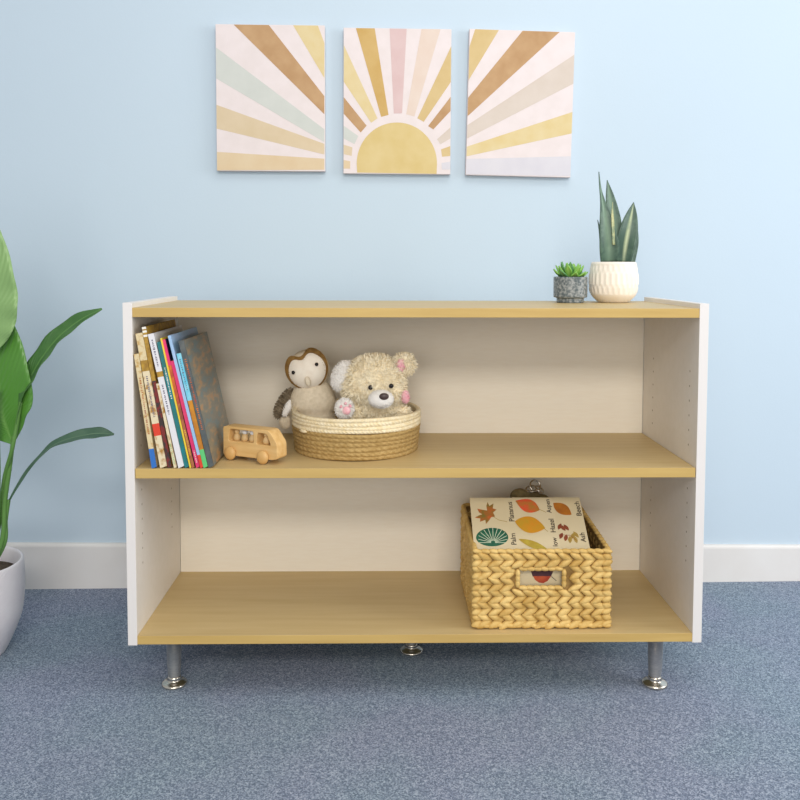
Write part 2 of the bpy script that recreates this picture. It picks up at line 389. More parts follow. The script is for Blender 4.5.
for i, b in enumerate(BK):
    x0, th, h = prm[i]
    if i + 1 < len(BK):
        x1, th1, h1 = prm[i + 1]
        zz = min(h * math.cos(th), h1 * math.cos(th1))
        g0 = x1 - x0; g1 = (x1 - math.tan(th1) * zz) - (x0 - math.tan(th) * zz)
        t = min(g0, g1) * math.cos(th) * 0.96
    else: t = 0.0115
    t = max(t, 0.003)
    dep = b[3]
    # turned about the lower left edge so the spine leans to the left; lift so the right lower corner rests on the shelf
    bk = thing('book', b[4], 'book', (x0, 0.004 + (i * 7 % 3) * 0.0012, ZM + 0.0004), 0, 'picture books leaning on the shelf')
    bk.rotation_euler = (0, -th, 0)
    # the book's foot: the box is lifted by nothing at the left corner and its foot is cut level with the shelf
    ct = min(0.0015, t * 0.22)
    bm = bmesh.new()
    mats = [b[6], B_TXT]; 
    def addm(mm):
        if mm not in mats: mats.append(mm)
        return mats.index(mm)
    sl = math.tan(th)
    def zf(x): return x * sl                       # foot follows the shelf
    def slab(xa, xb, ya, yb, za, zb, mi):
        vs = box(bm, xa, xb, ya, yb, 0, 1, mi)
        for v in vs:
            v.co.z = (zf(v.co.x) if za is None else za) if v.co.z < 0.5 else zb
    slab(0, ct, 0, dep, None, h, 0); slab(t - ct, t, 0, dep, None, h, 0)
    z0 = None
    for fr, mm in b[5]:
        slab(0, t, -0.0016, ct, z0, h * fr, addm(mm)); z0 = h * fr
    if b[7]:
        mi = addm(b[7][0]); rr = random.Random(i)
        for a, c in b[7][1]:
            z = h * a
            while z < h * c:
                l = rr.uniform(0.001, 0.003); wv = rr.uniform(0.12, 0.24) * t
                box(bm, t / 2 - wv * 0.7, t / 2 + wv * 0.7, -0.0018, -0.0015, z, z + l, mi); z += l + rr.uniform(0.0008, 0.003)
    obj('cover', bm, mats, bk)
    bm = bmesh.new()
    vs = box(bm, ct, t - ct, ct, dep - 0.003, 0, 1, 0)
    for v in vs: v.co.z = (zf(v.co.x) + 0.002) if v.co.z < 0.5 else h - 0.003
    obj('pages', bm, M_PAGE, bk)

# ------------------------------------------------------------------ wooden toy bus and its peg people
M_BEECH = mat('beech_wood', (214, 172, 108), 0.5, c2=(226, 188, 128), scale=14, stretch=(1, 6, 6), detail=5)
M_BEECH2 = mat('beech_wheel', (204, 160, 98), 0.42, c2=(216, 174, 112), scale=20)
M_PEG = mat('peg_wood', (218, 186, 134), 0.5, c2=(206, 170, 116), scale=20)
M_PEGW = mat('peg_white', (224, 224, 224), 0.5)
byaw = -0.48
bus = thing('toy_bus', 'small plain wooden toy bus with ball-shaped wheels, beside the leaning books', 'toy', (-0.4235, 0.092, ZM + 0.0005), byaw)
Lb = 0.130
def uv(x, y): return ((x - 80) / 520 * Lb, 0.009 + (430 + (x - 80) * 0.05 - y) / 305 * 0.064)
outer = rounded([uv(80, 432), uv(80, 128), uv(568, 150), uv(652, 285), uv(655, 440), uv(600, 452)], [.005, .006, .008, .006, .006, .006])
hole1 = rounded([uv(138, 285), uv(152, 155), uv(405, 168), uv(408, 292)], .005)
hole2 = rounded([uv(435, 300), uv(450, 178), uv(545, 186), uv(590, 308)], .005)
bw = 0.036
bm = extrude_shape(outer, [hole1, hole2], bw, 0.0012)
RX = Matrix.Rotation(PI / 2, 4, 'X')
for v in bm.verts: v.co = RX @ v.co; v.co.y += bw / 2
obj('body', bm, M_BEECH, bus)
for (wx, wy_) in ((170, 410), (515, 432)):
    u = uv(wx, wy_)[0]
    for yy in (-0.005, bw + 0.005):
        bm = bmesh.new(); ell(bm, (u, yy, 0.0148), (0.0148, 0.0078, 0.0148), u=24, v=16)
        obj('wheel', bm, M_BEECH2, bus, smooth=True)
RZ = Matrix.Translation(bus.location) @ Matrix.Rotation(byaw, 4, 'Z')
for k, (x, head, lb) in enumerate(((190, M_PEG, 'wooden peg figure at the rear of the toy bus'), (275, M_PEGW, 'wooden peg figure with a whitish head in the middle of the bus window'),
                 (358, M_PEGW, 'wooden peg figure with a whitish head nearest the bus pillar'), (503, M_PEG, 'wooden peg figure alone in the driver window'))):
    yb = {0: 286, 1: 289, 2: 292, 3: 303}[k]
    u, z = uv(x, yb)
    pg = thing('peg_figure', lb, 'toy figure', RZ @ Vector((u, bw * 0.40, z)), byaw, 'peg figures riding in the toy bus')
    bm = bmesh.new(); lathe(bm, [(0.0070, 0.0002), (0.0078, 0.004), (0.0076, 0.009), (0.0054, 0.0140), (0.003, 0.0165)], 20, cap1=True); obj('body', bm, M_PEG, pg, smooth=True)
    bm = bmesh.new(); ell(bm, (0, 0, 0.0202), (0.0060, 0.0060, 0.0058), u=16, v=12); obj('head', bm, head, pg, smooth=True)

# ------------------------------------------------------------------ round rope basket
M_JUTE = mat('jute_rope', (166, 134, 78), 0.85, c2=(190, 160, 104), scale=130, stretch=(1, 1, 2), bump=0.3, bscale=500)
M_COT = mat('pale_cotton_rope', (232, 212, 168), 0.85, c2=(244, 230, 198), scale=130, bump=0.3, bscale=400)
bx, by = -0.1345, 0.206
rbk = thing('round_basket', 'round low rope basket, tan below and cream braided above, holding plush toys', 'basket', (bx, by, ZM + 0.0005))
RX_, RY_ = 0.1465, 0.151
def rope_wall(z0, z1, rows, s0, s1, tw, zig, mi_fn=None):
    bm = bmesh.new(); seg = 420; sub = 7
    n = rows * sub; dz = (z1 - z0) / rows
    outer, inner = [], []
    for j in range(n + 1):
        q = j / sub; row = min(int(q), rows - 1); ph = q - row
        z = z0 + dz * q
        s = s0 + (s1 - s0) * (j / n)
        tilt = 0.0
        prof = math.sqrt(max(0, 1 - (2 * ph - 1) ** 2))
        r0, r1 = [], []
        for k in range(seg):
            a = 2 * PI * k / seg
            dirn = (1 if (row % 2 == 0) else -1) if zig else 1
            strand = abs(math.sin((a * tw + dirn * (ph - .5) * (3.6 if zig else 2.4)))) ** (2.0 if zig else 1.3)
            d = (0.0046 * prof) * (0.25 + 0.75 * strand ** 0.6) if zig else (0.0042 * prof) * (0.4 + 0.6 * strand ** 0.5)
            wob = 0.0012 * math.sin(3 * a + row * 1.7)
            rx, ry = RX_ * s + d, RY_ * s + d
            r0.append(bm.verts.new((rx * math.cos(a), ry * math.sin(a), z + wob)))
            r1.append(bm.verts.new(((RX_ * s - 0.006 - d * .4) * math.cos(a), (RY_ * s - 0.006 - d * .4) * math.sin(a), z + wob)))
        outer.append(r0); inner.append(r1)
    for R, fl in ((outer, 0), (inner, 1)):
        for a, b in zip(R, R[1:]):
            for k in range(seg):
                q = (a[k], a[(k + 1) % seg], b[(k + 1) % seg], b[k])
                bm.faces.new(q[::-1] if fl else q)
    for k in range(seg):
        bm.faces.new((outer[-1][k], outer[-1][(k + 1) % seg], inner[-1][(k + 1) % seg], inner[-1][k]))
        bm.faces.new((outer[0][(k + 1) % seg], outer[0][k], inner[0][k], inner[0][(k + 1) % seg]))
    return bm
obj('lower_wall', rope_wall(0.0, 0.060, 6, 0.955, 1.0, 30, False), M_JUTE, rbk, smooth=True, label='tan jute rope coils')
obj('braided_rim', rope_wall(0.0598, 0.093, 4, 1.0, 1.0, 54, True), M_COT, rbk, smooth=True, label='cream braided band')
bm = bmesh.new(); lathe(bm, [(0.9, 0.0), (0.9, 0.006)], 64, cap1=True)
for v in bm.verts: v.co.x *= RX_; v.co.y *= RY_
obj('base', bm, M_JUTE, rbk)
bm = bmesh.new()
hp = [Vector((-RX_ * 1.0 * math.cos(a), -RY_ * math.sin(a), 0.058)) * 1 for a in (0.62, 0.68, 0.74, 0.80)]
tube(bm, [p * 1.035 - Vector((0, 0, 0.058 * 0.035)) for p in hp], [0.0015, 0.0035, 0.0035, 0.0015], 10)
obj('handle_knot', bm, M_COT, rbk)

# ------------------------------------------------------------------ plush toys
def blob(parts, voxel=0.0035):
    """ellipsoids melted into one continuous surface"""
    bm = bmesh.new()
    for c, r, M in parts: ell(bm, c, r, M, u=32, v=20)
    me = bpy.data.meshes.new('t'); bm.to_mesh(me); bm.free()
    o = bpy.data.objects.new('t', me); COL.objects.link(o)
    r = o.modifiers.new('r', 'REMESH'); r.mode = 'VOXEL'; r.voxel_size = voxel
    s = o.modifiers.new('s', 'SMOOTH'); s.iterations = 6; s.factor = 0.5
    dg = bpy.context.evaluated_depsgraph_get(); dg.update()
    m2 = bpy.data.meshes.new_from_object(o.evaluated_get(dg)); out = bmesh.new(); out.from_mesh(m2)
    bpy.data.objects.remove(o); bpy.data.meshes.remove(me); bpy.data.meshes.remove(m2)
    for f in out.faces: f.smooth = True
    return out
def add_fur(bm, n, length, width=0.0009, curl=0.8, seed=1, keep=None, mi=0):
    rr = random.Random(seed); fs = list(bm.faces)
    ar = [f.calc_area() for f in fs]
    bm.normal_update()
    picks = rr.choices(range(len(fs)), weights=ar, k=n)
    data = [(fs[i].calc_center_median().copy(), fs[i].normal.copy()) for i in picks]
    for c, nn in data:
        if keep and not keep(c): continue
        t = nn.orthogonal().normalized(); t = (Matrix.Rotation(rr.uniform(0, 2 * PI), 3, nn) @ t)
        s = nn.cross(t); L = length * rr.uniform(0.5, 1.15)
        c = c + t * rr.uniform(-1, 1) * 0.0015 + s * rr.uniform(-1, 1) * 0.0015 - nn * 0.0008
        p1 = c + nn * L * 0.55 + t * L * 0.25 * curl; p2 = c + nn * L * 0.85 + t * L * 0.75 * curl + Vector((0, 0, -L * 0.15))
        a, b = bm.verts.new(c - s * width), bm.verts.new(c + s * width)
        d, e = bm.verts.new(p1 - s * width * 0.8), bm.verts.new(p1 + s * width * 0.8); g = bm.verts.new(p2)
        for f in (bm.faces.new((a, b, e, d)), bm.faces.new((d, e, g))): f.smooth = True; f.material_index = mi
RM = lambda ang, ax: Matrix.Rotation(math.radians(ang), 3, ax)
M_BEAR = mat('cream_plush', (255, 245, 220), 0.95, c2=(252, 238, 206), scale=40, spec=0.1)
M_BEARW = mat('white_plush', (242, 238, 232), 0.95, spec=0.1)
M_PPINK = mat('pink_plush', (240, 176, 186), 0.9, c2=(246, 206, 208), scale=120, spec=0.1)
M_BLK = mat('glossy_black_plastic', (26, 20, 20), 0.18); M_NOSE = mat('brown_velvet_nose', (74, 60, 58), 0.35)
hc = at(374.0, 383.5, 0.185)
bear = thing('teddy_bear', 'fluffy cream teddy bear with white muzzle peeking out of the round basket', 'plush toy', (hc.x, hc.y, ZM + 0.008))
o0 = Vector((hc.x, hc.y, ZM + 0.008))
def L(px, py, Y): return at(px, py, Y) - o0
bm = blob([(L(374.5, 381, .185), (.070, .055, .060), None), (L(358, 388, .18), (.036, .038, .036), None), (L(390, 388, .18), (.034, .038, .034), None),
           (L(376, 425, .21), (.070, .05, .062), None), (L(376, 405, .20), (.055, .045, .045), None), (L(352, 418, .165), (.022, .024, .034), RM(20, 'Y')), (L(402, 420, .18), (.022, .024, .032), None)])
bm2 = bm
add_fur(bm, 14000, 0.0120, 0.0012, 0.8, 3, keep=lambda c: c.z > 0.05)
obj('body', bm, M_BEAR, bear)
for (c, r, M, sd, nm) in ((L(343, 376, .180), (.025, .018, .037), RM(20, 'Y'), 5, 'w'), (L(404, 364, .18), (.024, .017, .023), None, 6, 'c')):
    bm = bmesh.new(); ell(bm, c, r, M, u=28, v=18); add_fur(bm, 1500 if nm == 'c' else 1800, 0.011 if nm == 'c' else .0055, 0.001, 0.9, sd)
    er = obj('ear', bm, M_BEARW if nm == 'w' else M_BEAR, bear, smooth=True)
    if nm == 'c':
        bm = bmesh.new(); ell(bm, L(401.0, 365, .163), (.009, .006, .013), None, u=16, v=10); add_fur(bm, 160, .006, .001, .8, 8)
        obj('ear_lining', bm, M_PPINK, er, smooth=True)
bm = bmesh.new(); ell(bm, L(381, 399, .122), (.0285, .026, .0205), None, u=36, v=22); add_fur(bm, 2600, 0.0028, 0.0006, 0.7, 9)
obj('muzzle', bm, M_BEARW, bear, smooth=True, label='short white plush muzzle')
bm = bmesh.new(); ell(bm, L(384, 396.5, .097), (.0108, .006, .0078), None); obj('nose', bm, M_NOSE, bear, smooth=True)
for (x, y, yy) in ((370.6, 387.5, .1255), (391.2, 386.0, .1275)):
    bm = bmesh.new(); ell(bm, L(x, y, yy), (.0055, .004, .0055)); obj('eye', bm, M_BLK, bear, smooth=True)
bm = bmesh.new(); ell(bm, L(344.4, 408.5, .116), (.0205, .016, .0225), None, u=28, v=18); add_fur(bm, 1800, 0.005, 0.0009, 0.8, 10)
pw = obj('paw', bm, M_BEARW, bear, smooth=True)
bm = bmesh.new()
for (x, y, r) in ((346.5, 410.5, .0092), (341, 406.5, .003), (345.5, 403.6, .003), (350.3, 406, .003)):
    ell(bm, L(x, y, .1005), (r, .0045, r), u=14, v=8)
add_fur(bm, 200, .003, .0007, .8, 12)
obj('paw_pad', bm, M_PPINK, pw, smooth=True)
bm = bmesh.new(); ell(bm, L(405.5, 397, .155), (.0085, .008, .014), None, u=20, v=12); add_fur(bm, 320, .004, .0009, .8, 13)
obj('cheek_patch', bm, M_PPINK, bear, smooth=True)

M_OWL = mat('oatmeal_plush', (230, 216, 192), 0.95, c2=(218, 204, 178), scale=120, spec=0.1, bump=0.3, bscale=500)
M_FACE = mat('owl_face_felt', (243, 233, 216), 0.95, c2=(238, 226, 208), scale=60, spec=0.1)
M_RIM = mat('owl_rim_brown', (150, 116, 66), 0.95, c2=(128, 96, 52), scale=90, spec=0.1)
M_WING = mat('owl_wing_grey_brown', (160, 144, 120), 0.95, c2=(104, 90, 70), scale=70, spec=0.1)
oc = at(309, 371, 0.235)
owl = thing('owl_plush', 'oatmeal owl plush with a tilted heart-shaped face, left in the round basket', 'plush toy', (oc.x, oc.y, ZM + 0.008))
o0 = Vector((oc.x, oc.y, ZM + 0.008))
bm = blob([(L(309, 370.0, .24), (.0490, .042, .0500), None), (L(307, 370, .218), (.0470, .026, .0455), None), (L(313, 400, .235), (.0545, .045, .052), None), (L(314, 425, .235), (.054, .048, .052), None)])
add_fur(bm, 7000, 0.0035, 0.0006, 0.7, 21, keep=lambda c: c.z > 0.05)
obj('body', bm, M_OWL, owl)
# heart-shaped face disc on the head's front
def heart(s):
    pts = []
    for k in range(64):
        t = 2 * PI * k / 64
        x = math.sin(t); z = math.cos(t)
        notch = 0.36 * math.exp(-(((t + PI) % (2 * PI) - PI) / 0.34) ** 2)
        wdt = 1.0 + 0.04 * z
        pts.append((x * wdt * s, (z - notch * 1.0) * s))
    return pts
FC = L(306.5, 370.3, .1925) ; rot = RM(-24, 'Y')
def face_pt(x, z, off):
    q = rot @ Vector((x, 0, z)); q = q + FC
    rr2 = x * x + z * z; R = 0.085
    return Vector((q.x, q.y + R - math.sqrt(R * R - rr2) - off, q.z))
def heart_bm(s, off, rings=8):
    bm = bmesh.new(); hp = heart(s); c = bm.verts.new(face_pt(0, -0.15 * s, off)); prev = None
    for j in range(1, rings + 1):
        f = j / rings; oo = off * (1 - 0.85 * f ** 6)
        rg = [bm.verts.new(face_pt(x * f, -0.15 * s * (1 - f) + z * f, oo)) for x, z in hp]
        for k in range(64):
            if prev: bm.faces.new((prev[k], prev[(k + 1) % 64], rg[(k + 1) % 64], rg[k]))
            else: bm.faces.new((c, rg[(k + 1) % 64], rg[k]))
        prev = rg
    bmesh.ops.recalc_face_normals(bm, faces=bm.faces)
    return bm
FC += Vector((-0.001, 0, 0.0022)); bm = heart_bm(0.0505, 0.0025); FC -= Vector((-0.001, 0, 0.0022)); add_fur(bm, 1500, 0.003, 0.0007, 0.9, 22); obj('face_rim', bm, M_RIM, owl, smooth=True, label='brown plush ring around the face')
face = obj('face', heart_bm(0.0445, 0.0066), M_FACE, owl, smooth=True, label='cream heart-shaped face')
for (x, y) in ((293.2, 372.5), (316.6, 364.3)):
    q = L(x, y, .187)
    bm = bmesh.new(); ell(bm, q, (.0042, .0036, .0042)); obj('eye', bm, M_BLK, face, smooth=True)
bm = bmesh.new(); ell(bm, L(307.8, 381.5, .1845), (.0068, .007, .0120), RM(-14, 'Y')); obj('beak', bm, M_OWL, face, smooth=True)
bm = bmesh.new()
wc0 = L(284, 404, .2)
ell(bm, L(284.5, 403, .232), (.0145, .010, .038), RM(30, 'Y'), u=24, v=16); add_fur(bm, 2200, .0075, .001, .8, 23)
wg = obj('wing', bm, M_WING, owl, smooth=True)
bm = bmesh.new(); ell(bm, L(287.5, 408, .222), (.0085, .006, .023), RM(24, 'Y'), u=18, v=12); add_fur(bm, 500, .003, .0008, .8, 24)
obj('wing_lining', bm, M_BEARW, wg, smooth=True)
bm = bmesh.new(); ell(bm, L(285, 421, .238), (.014, .008, .019), RM(-10, 'Y'), u=18, v=12); add_fur(bm, 500, .003, .0008, .8, 25)
obj('tail', bm, M_OWL, owl, smooth=True)

# ------------------------------------------------------------------ woven square basket
M_HYA = mat('water_hyacinth', (192, 152, 78), 0.6, c2=(230, 196, 124), scale=38, stretch=(1, 1, 1), lo=0.3, hi=0.7, bump=0.25, bscale=160, spec=0.35)
M_HYD = mat('water_hyacinth_inner_shaded', (128, 96, 46), 0.8, c2=(160, 126, 70), scale=60)  # inner weave, darkened so crevice shade between stitches is in the colour
WX0, WX1, WY0, WY1 = 0.1235, 0.4205, 0.028, 0.318
HB = 0.176
wb = thing('woven_basket', 'square tan braided basket with a slot handle on the bottom shelf', 'basket', ((WX0 + WX1) / 2, (WY0 + WY1) / 2, ZBT + 0.0005))
hx, hy = (WX1 - WX0) / 2, (WY1 - WY0) / 2
rs = random.Random(11)
def stitches(bm, length, h0, h1, hole, place, rows=12, pitch=0.0235):
    rh = (h1 - h0) / rows
    for r in range(rows):
        zc = h0 + rh * (r + 0.5); up = 1 if r % 2 else -1
        n = int(length / pitch); p = length / n
        for k in range(n + 1):
            x = -length / 2 + p * (k if r % 4 < 2 else k + 0.0) + rs.uniform(-.001, .001)
            if abs(x) > length / 2 - 0.006: 
                x = math.copysign(length / 2 - 0.008, x)
            if hole and hole[0] - 0.012 < x < hole[1] + 0.012 and hole[2] - rh * 0.3 < zc < hole[3] + rh * 0.3: continue
            tl = math.radians(up * rs.uniform(22, 30)); ln = 0.0205 * rs.uniform(.9, 1.08)
            if abs(x) > length / 2 - 0.012: tl *= 0.7; ln *= 0.62
            M = Matrix.Rotation(tl, 3, 'Y') @ Matrix.Rotation(math.radians(rs.uniform(5, 13)), 3, 'Z')
            def fn(c):
                c.z *= 1.0 - 0.25 * abs(c.x); c.y *= 1.0 - 0.2 * c.x; return c
            vs = ell(bm, (0, 0, 0), (ln, 0.0062, 0.0082 * rs.uniform(.88, 1.05)), M, u=10, v=7, fn=fn)
            for v in vs: v.co = place(v.co + Vector((x, 0, zc)))
HOLE = (-0.048, 0.042, 0.094, 0.128)
def wall(name, length, hole, place, top=HB, lab=None):
    bm = bmesh.new()
    stitches(bm, length, 0.004, top - 0.012, hole, place)
    # twisted rim and foot strands
    for zz, rr_ in ((top - 0.006, 0.0062), (0.0072, 0.0066)):
        n = int(length / 0.017)
        for k in range(n):
            x = -length / 2 + length * (k + .5) / n
            vs = ell(bm, (0, 0, 0), (0.0125, rr_, rr_ * 0.85), Matrix.Rotation(math.radians(9), 3, 'Y'), u=10, v=7)
            for v in vs: v.co = place(v.co + Vector((x, 0, zz)))
    if hole:
        x0, x1, z0, z1 = hole
        for k in range(6):
            for zz in (z0 - 0.004, z1 + 0.004):
                vs = ell(bm, (0, 0, 0), (0.0115, 0.0062, 0.0052), Matrix.Rotation(math.radians(6), 3, 'Y'), u=10, v=7)
                for v in vs: v.co = place(v.co + Vector((x0 + (x1 - x0) * (k + .5) / 6, -0.001, zz)))
        for k in range(3):
            for xx in (x0 - 0.005, x1 + 0.005):
                vs = ell(bm, (0, 0, 0), (0.0055, 0.0062, 0.0095), None, u=10, v=7)
                for v in vs: v.co = place(v.co + Vector((xx, -0.001, z0 + (z1 - z0) * (k + .5) / 3)))
    for f in bm.faces: f.smooth = True
    # backing weave
    def bk(x0, x1, z0, z1):
        vs = box(bm, x0, x1, 0.0005, 0.0055, z0, z1, 1)
        for v in vs: v.co = place(v.co)
    hl = length / 2 - 0.004
    if hole:
        x0, x1, z0, z1 = hole
        bk(-hl, x0 - .003, 0.004, top - .006); bk(x1 + .003, hl, 0.004, top - .006); bk(x0 - .003, x1 + .003, 0.004, z0 - .003); bk(x0 - .003, x1 + .003, z1 + .003, top - .006)
    else: bk(-hl, hl, 0.004, top - .006)
    bmesh.ops.recalc_face_normals(bm, faces=bm.faces)
    return obj(name, bm, [M_HYA, M_HYD], wb)
wall('front_wall', 2 * hx, HOLE, lambda p: Vector((p.x, p.y - hy, p.z)), lab='front')
wall('back_wall', 2 * hx - 0.006, None, lambda p: Vector((-p.x, hy - p.y, p.z * 1.09)))
wall('side_wall', 2 * hy - 0.012, None, lambda p: Vector((hx - p.y - 0.004, p.x, p.z * (1 + 0.09 * (p.x + hy) / (2 * hy)))))
wall('side_wall', 2 * hy - 0.012, None, lambda p: Vector((-hx + p.y + 0.004, -p.x, p.z * (1 + 0.09 * (-p.x + hy) / (2 * hy)))))
bm = bmesh.new(); box(bm, -hx + .008, hx - .008, -hy + .008, hy - .008, 0.001, 0.008); obj('base', bm, M_HYD, wb)

# ------------------------------------------------------------------ leaf picture cards
M_CARD = mat('card_stock', (214, 197, 158), 0.6, c2=(219, 203, 168), scale=8)
def lm(n, a, b, sc=90): return mat('print_' + n, a, 0.6, c2=b, scale=sc)
P_INK = mat('print_ink', (52, 42, 36), 0.6)
P_MAPLE = lm('maple', (128, 108, 46), (190, 98, 46), 60); P_PALM = lm('palm', (30, 84, 64), (40, 104, 76)); P_VEIN = mat('print_vein', (206, 214, 186), 0.6)
P_ASPEN = lm('aspen', (170, 124, 50), (224, 84, 52), 55); P_HAZEL = lm('hazel', (216, 140, 34), (196, 150, 40), 40); P_WILLOW = lm('willow', (190, 168, 62), (170, 140, 50), 60)
P_BEECH = lm('beech', (184, 114, 34), (166, 98, 34), 60); P_ASH = lm('ash', (126, 60, 40), (146, 74, 44), 60); P_ASHY = lm('ash_yellow', (176, 146, 72), (160, 130, 60), 60)
P_DARK = lm('plum', (66, 34, 42), (84, 44, 48), 60); P_RUST = lm('rust', (168, 62, 34), (190, 84, 44), 60)
CM = [M_CARD, P_INK, P_MAPLE, P_PALM, P_VEIN, P_ASPEN, P_HAZEL, P_WILLOW, P_BEECH, P_ASH, P_ASHY, P_DARK, P_RUST]
class Sheet:
    """a flat card: origin at lower-left corner, U to the right, V up the card"""
    def __init__(s, O, U, V, w, h, name, label, t=0.002):
        s.O, s.U, s.V = Vector(O), Vector(U).normalized(), Vector(V)
        s.V = (s.V - s.U * s.V.dot(s.U)).normalized(); s.N = s.U.cross(s.V)
        s.w, s.h, s.t, s.name, s.label = w, h, t, name, label
        s.bm = bmesh.new(); s.lv = 0
        M = Matrix((s.U, s.V, s.N)).transposed()
        s.M4 = Matrix.Translation(s.O) @ M.to_4x4()
        box(s.bm, 0, w, 0, h, -t, 0, 0, M=s.M4)
    def poly(s, pts, mi):
        s.lv += 0.00002
        f = s.bm.faces.new([s.bm.verts.new(s.M4 @ Vector((min(s.w, max(0, x)), min(s.h, max(0, y)), 0.0002 + s.lv))) for x, y in pts]); f.material_index = mi
        f.normal_update()
        if f.normal.dot(s.N) < 0: f.normal_flip()
    def leaf(s, cx, cy, L, W, ang, mi, p=0.8, skew=0.0):
        a = math.radians(ang); ca, sa = math.cos(a), math.sin(a); out = []
        for sg in (1, -1):
            for k in range(17):
                t = k / 16; t = t if sg > 0 else 1 - t
                w = W / 2 * (math.sin(PI * t ** p)) ** 0.85 * sg
                x = (t - 0.5) * L
                out.append((cx + x * ca - w * sa, cy + x * sa + w * ca))
        s.poly(out[:17] + out[18:-1], mi)
    def line(s, pts, w, mi):
        for (x0, y0), (x1, y1) in zip(pts, pts[1:]):
            d = Vector((x1 - x0, y1 - y0)).normalized(); n = Vector((-d.y, d.x)) * w / 2
            s.poly([(x0 + n.x, y0 + n.y), (x1 + n.x, y1 + n.y), (x1 - n.x, y1 - n.y), (x0 - n.x, y0 - n.y)], mi)
    def text(s, txt, cx, cy, size, ang=90):
        text_into(s.bm, txt, size, s.M4 @ Matrix.Translation((cx, cy, 0.0006)) @ Matrix.Rotation(math.radians(ang), 4, 'Z'), 1, bold=size * 0.010)
    def done(s):
        o = obj(s.name, s.bm, CM); tag(o, s.label, 'picture card', 'leaf picture cards in the woven basket'); return o
# left card: corners by sight: lower edge just behind the front rim
A = at(474.5, 552, 0.050); B = at(562.0, 552, 0.050); Cc = at(470.3, 498, 0.165); Dd = at(552.0, 497, 0.165)
wA = (B - A).length; hA = (Cc - A).length
c1 = Sheet(A, B - A, (Cc + Dd) / 2 - (A + B) / 2, wA, hA, 'picture_card', 'left leaf card in the woven basket, showing a maple-like and a green palm leaf')
def S1(x, y):     # zoom px (5.333x, origin 465,475) -> card coordinates
    X, Yp = 465 + x / 5.333, 475 + y / 5.333
    d = F2 + R2 * ((X - 400) / FPX) - U2 * ((Yp - 400 - SHY) / FPX); C0 = Vector((CX, CY, CZ))
    t = (c1.O - C0).dot(c1.N) / d.dot(c1.N); P = C0 + d * t - c1.O
    return P.dot(c1.U), P.dot(c1.V)
def zoompoly(c, S, pts, mi): c.poly([S(*p) for p in pts], mi)
# maple-like leaf outline
zoompoly(c1, S1, [(120, 145), (130, 165), (152, 152), (148, 178), (168, 185), (150, 200), (160, 222), (140, 225), (130, 240), (112, 262), (108, 240), (80, 250), (82, 232), (52, 228), (75, 215), (92, 210), (75, 200), (65, 180), (92, 185), (118, 190), (114, 165)], 2)
c1.line([S1(150, 222), S1(180, 240), S1(225, 250)], 0.0012, 10)
# palm leaf
pc = (145, 330)
zoompoly(c1, S1, [(145 + 86 * math.cos(a), 334 - 52 * math.sin(a) * (1.0 if math.sin(a) > 0 else 0.9)) for a in [2 * PI * k / 36 for k in range(36)]], 3)
for k in range(13):
    a = PI * (-0.12 + 1.24 * k / 12)
    c1.line([S1(150 + 12 * math.cos(a), 358 - 8 * math.sin(a)), S1(148 + 78 * math.cos(a), 340 - 58 * math.sin(a))], 0.0013, 4)
def zl_(c, S, x0, y0, x1, y1, W, mi, p=0.9):
    a = S(x0, y0); b = S(x1, y1)
    c.leaf((a[0] + b[0]) / 2, (a[1] + b[1]) / 2, math.hypot(b[0] - a[0], b[1] - a[1]), W, math.degrees(math.atan2(b[1] - a[1], b[0] - a[0])), mi, p)
zl_(c1, S1, 268, 138, 398, 188, 0.037, 5, 1.15); c1.line([S1(392, 182), S1(432, 200)], 0.0012, 10)
zl_(c1, S1, 266, 248, 428, 284, 0.044, 6, 0.95); c1.line([S1(415, 280), S1(442, 303)], 0.0012, 10)
zl_(c1, S1, 285, 342, 445, 402, 0.018, 7, 1.0)
c1.text('Platanus', *S1(245, 196), 0.0165); c1.text('Palm', *S1(259, 342), 0.0160)
c1.text('Aspen', *S1(445, 166), 0.0150); c1.text('Hazel', *S1(466, 270), 0.0165); c1.text('low', *S1(480, 358), 0.0155)
c1.done()
# right card, lying just beneath the left one
off = c1.N * -0.0048
A2 = at(520, 552, 0.050) + off; B2 = at(591.5, 552, 0.050) + off; C2 = at(512, 497, 0.165) + off; D2 = at(583, 497.5, 0.165) + off
c2 = Sheet(A2, B2 - A2, (C2 + D2) / 2 - (A2 + B2) / 2, (B2 - A2).length * 1.0, (C2 - A2).length * 1.02, 'picture_card', 'right leaf card in the woven basket, reading Beech and Ash, partly under the left one')
def S2(x, y):
    X, Yp = 465 + x / 5.333, 475 + y / 5.333
    d = F2 + R2 * ((X - 400) / FPX) - U2 * ((Yp - 400 - SHY) / FPX); C0 = Vector((CX, CY, CZ))
    t = (c2.O - C0).dot(c2.N) / d.dot(c2.N); P = C0 + d * t - c2.O
    return P.dot(c2.U), P.dot(c2.V)
zl_(c2, S2, 468, 150, 568, 212, 0.030, 8, 1.0)
for (x, y, mi, an) in ((505, 275, 9, 60), (522, 282, 9, 120), (540, 280, 9, 120), (512, 325, 9, 60), (538, 335, 9, 70), (560, 345, 10, 80), (575, 325, 10, 60), (592, 318, 10, 120), (590, 345, 10, 100)):
    q = S2(x, y); c2.leaf(q[0], q[1], 0.0185, 0.0085, an, mi, 1.0)
c2.line([S2(500, 318), S2(560, 322), S2(596, 350)], 0.001, 9)
c2.text('Beech', *S2(603, 180), 0.0165); c2.text('Ash', *S2(629, 332), 0.0160)
c2.done()
